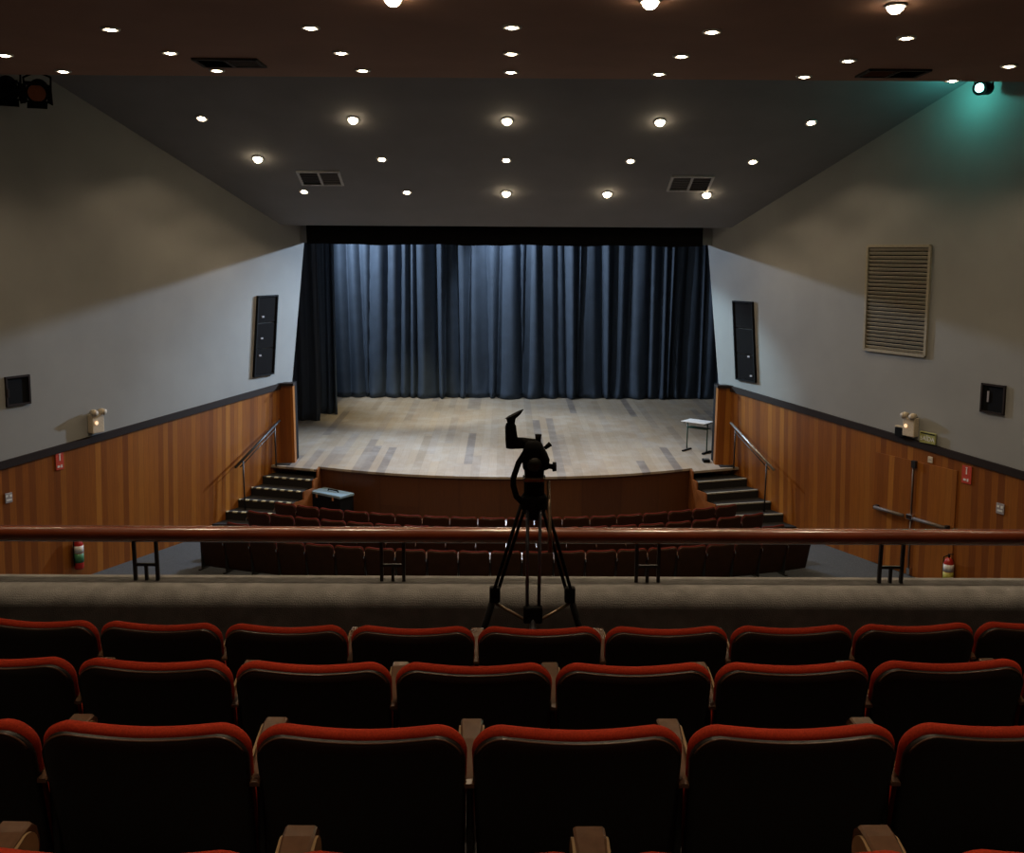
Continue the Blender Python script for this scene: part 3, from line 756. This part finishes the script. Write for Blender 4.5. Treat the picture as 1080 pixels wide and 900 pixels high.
# ------------------------------------------------------------------ video camera tripod in the front aisle
ZA = 3.56
t = thing('tripod', 'black video tripod with fluid head standing in the aisle behind the parapet', 'tripod', (.155, 5.12, ZA))
hub = 4.88-ZA
feet = [(-.42, .22), (.42, .22), (0.0, -.46)]
for i, (fx, fy) in enumerate(feet):
    if i == 2: fx, fy = -.01, -.40
    top = Vector((fx*.12, fy*.12, hub)); foot = Vector((fx, fy, .03)); mid = top.lerp(foot, .43)
    d = (foot-top).normalized(); side = d.cross(Vector((fx, fy, 0)).normalized()).normalized()*.034
    m = MB()
    for s in (-1, 1): m.tube([top+side*s, mid+side*s*(.9)], .0095)
    m.tube([mid-d*.02, foot], [.020, .015])
    lg = m.build('leg', m_greymetal if i == 2 else m_black, t, smooth=True)
    MB().box(mid.x, mid.y, mid.z, .10 if i == 2 else .06, .05, .09).build('leg_clamp', m_black, lg, bevel=.01)
    MB().tube([foot-d*.01, foot+Vector((0, 0, -.03))], [.016, .022]).build('rubber_foot', m_black, lg, smooth=True)
c3 = Vector((0, 0, 0))
hubz = []
m = MB(); ctr = Vector((0, -.02, hub*.50-.02))
for i, (fx, fy) in enumerate(feet):
    if i == 2: fx, fy = -.01, -.40
    top = Vector((fx*.12, fy*.12, hub)); foot = Vector((fx, fy, .03)); p = top.lerp(foot, .465)
    m.tube([p, ctr], .009)
m.lathe([(.001, -.02), (.03, -.02), (.03, .02), (.001, .02)], 12, tuple(ctr)); m.build('spreader', m_bronze, t, smooth=True)
MB().lathe([(.001, -.10), (.03, -.09), (.055, -.05), (.075, -.02), (.075, .03), (.06, .05), (.001, .05)], 20, (0, 0, hub+.0)).build('bowl', m_black, t, smooth=True)
MB().lathe([(.001, .05), (.055, .05), (.055, .12), (.06, .13), (.06, .15), (.001, .15)], 20, (0, 0, hub)).build('pan_base', m_black, t, smooth=True)
MB().box(0, -.02, hub+.14, .11, .09, .022).build('level_plate', m_bronze, t, bevel=.005)
m = MB()
def sq(a, p=.55): return math.copysign(abs(a)**p, a)
m.loft([[(w*sq(math.cos(2*PI*k/20))+o, d*sq(math.sin(2*PI*k/20)), hub+z) for k in range(20)] for w, d, z, o in ((.052, .05, .155, 0), (.054, .055, .185, 0), (.070, .06, .195, .008), (.074, .065, .24, .008), (.066, .065, .275, .002), (.056, .062, .30, -.004), (.046, .055, .335, -.01), (.025, .04, .345, -.01))])
hd = m.build('fluid_head', m_black, t, smooth=True)
MB().tube([(.07, 0, hub+.205), (.098, 0, hub+.20), (.098, 0, hub+.20), (.118, 0, hub+.20)], [.014, .014, .026, .024], 14).build('tilt_knob', m_black, hd, smooth=True)
MB().tube([(0, -.062, hub+.225), (0, -.082, hub+.225)], [.040, .034], 16).build('drag_dial', m_bronze_dark, hd, smooth=True)
MB().tube([(.02, 0, hub+.33), (.02, 0, hub+.375)], [.012, .018], 12).build('lock_knob', m_black, hd, smooth=True)
MB().tube([(.055, 0, hub+.30), (.085, 0, hub+.325)], [.010, .014], 12).build('lock_knob', m_black, hd, smooth=True)
MB().tube([(.075, -.04, hub+.13), (.08, -.16, hub-.10), (.082, -.22, hub-.21)], [.009, .010, .014], 10).build('pan_handle', m_bronze, t, smooth=True)
m = MB(); m.tube([(-.045, -.03, hub+.29), (-.085, -.05, hub+.23), (-.112, -.06, hub+.15), (-.112, -.06, hub+.11), (-.095, -.06, hub+.05), (-.06, -.04, hub+.01), (-.03, -.03, hub-.0)], .016, 10); m.build('cable_loop', m_black, t, smooth=True)
# upturned viewfinder arm
v = MB(); v.tube([(.0, 0, hub+.325), (-.06, -.01, hub+.33), (-.115, -.02, hub+.332)], [.026, .030, .032], 14)
v.tube([(-.122, -.02, hub+.305), (-.122, -.02, hub+.345), (-.128, -.02, hub+.42), (-.13, -.02, hub+.44)], [.030, .034, .030, .022], 14)
vf = v.build('viewfinder_arm', m_black, t, smooth=True)
v = MB(); v.loft([[( -.125+w*math.cos(2*PI*k/16)+sh, -.02+w*.8*math.sin(2*PI*k/16), hub+z+tl*math.cos(2*PI*k/16)) for k in range(16)] for w, sh, z, tl in ((.020, 0, .44, 0), (.024, .0, .46, .003), (.040, .010, .475, .012), (.050, .016, .487, .026), (.040, .018, .488, .024))])
v.build('eyecup', m_black, vf, smooth=True)
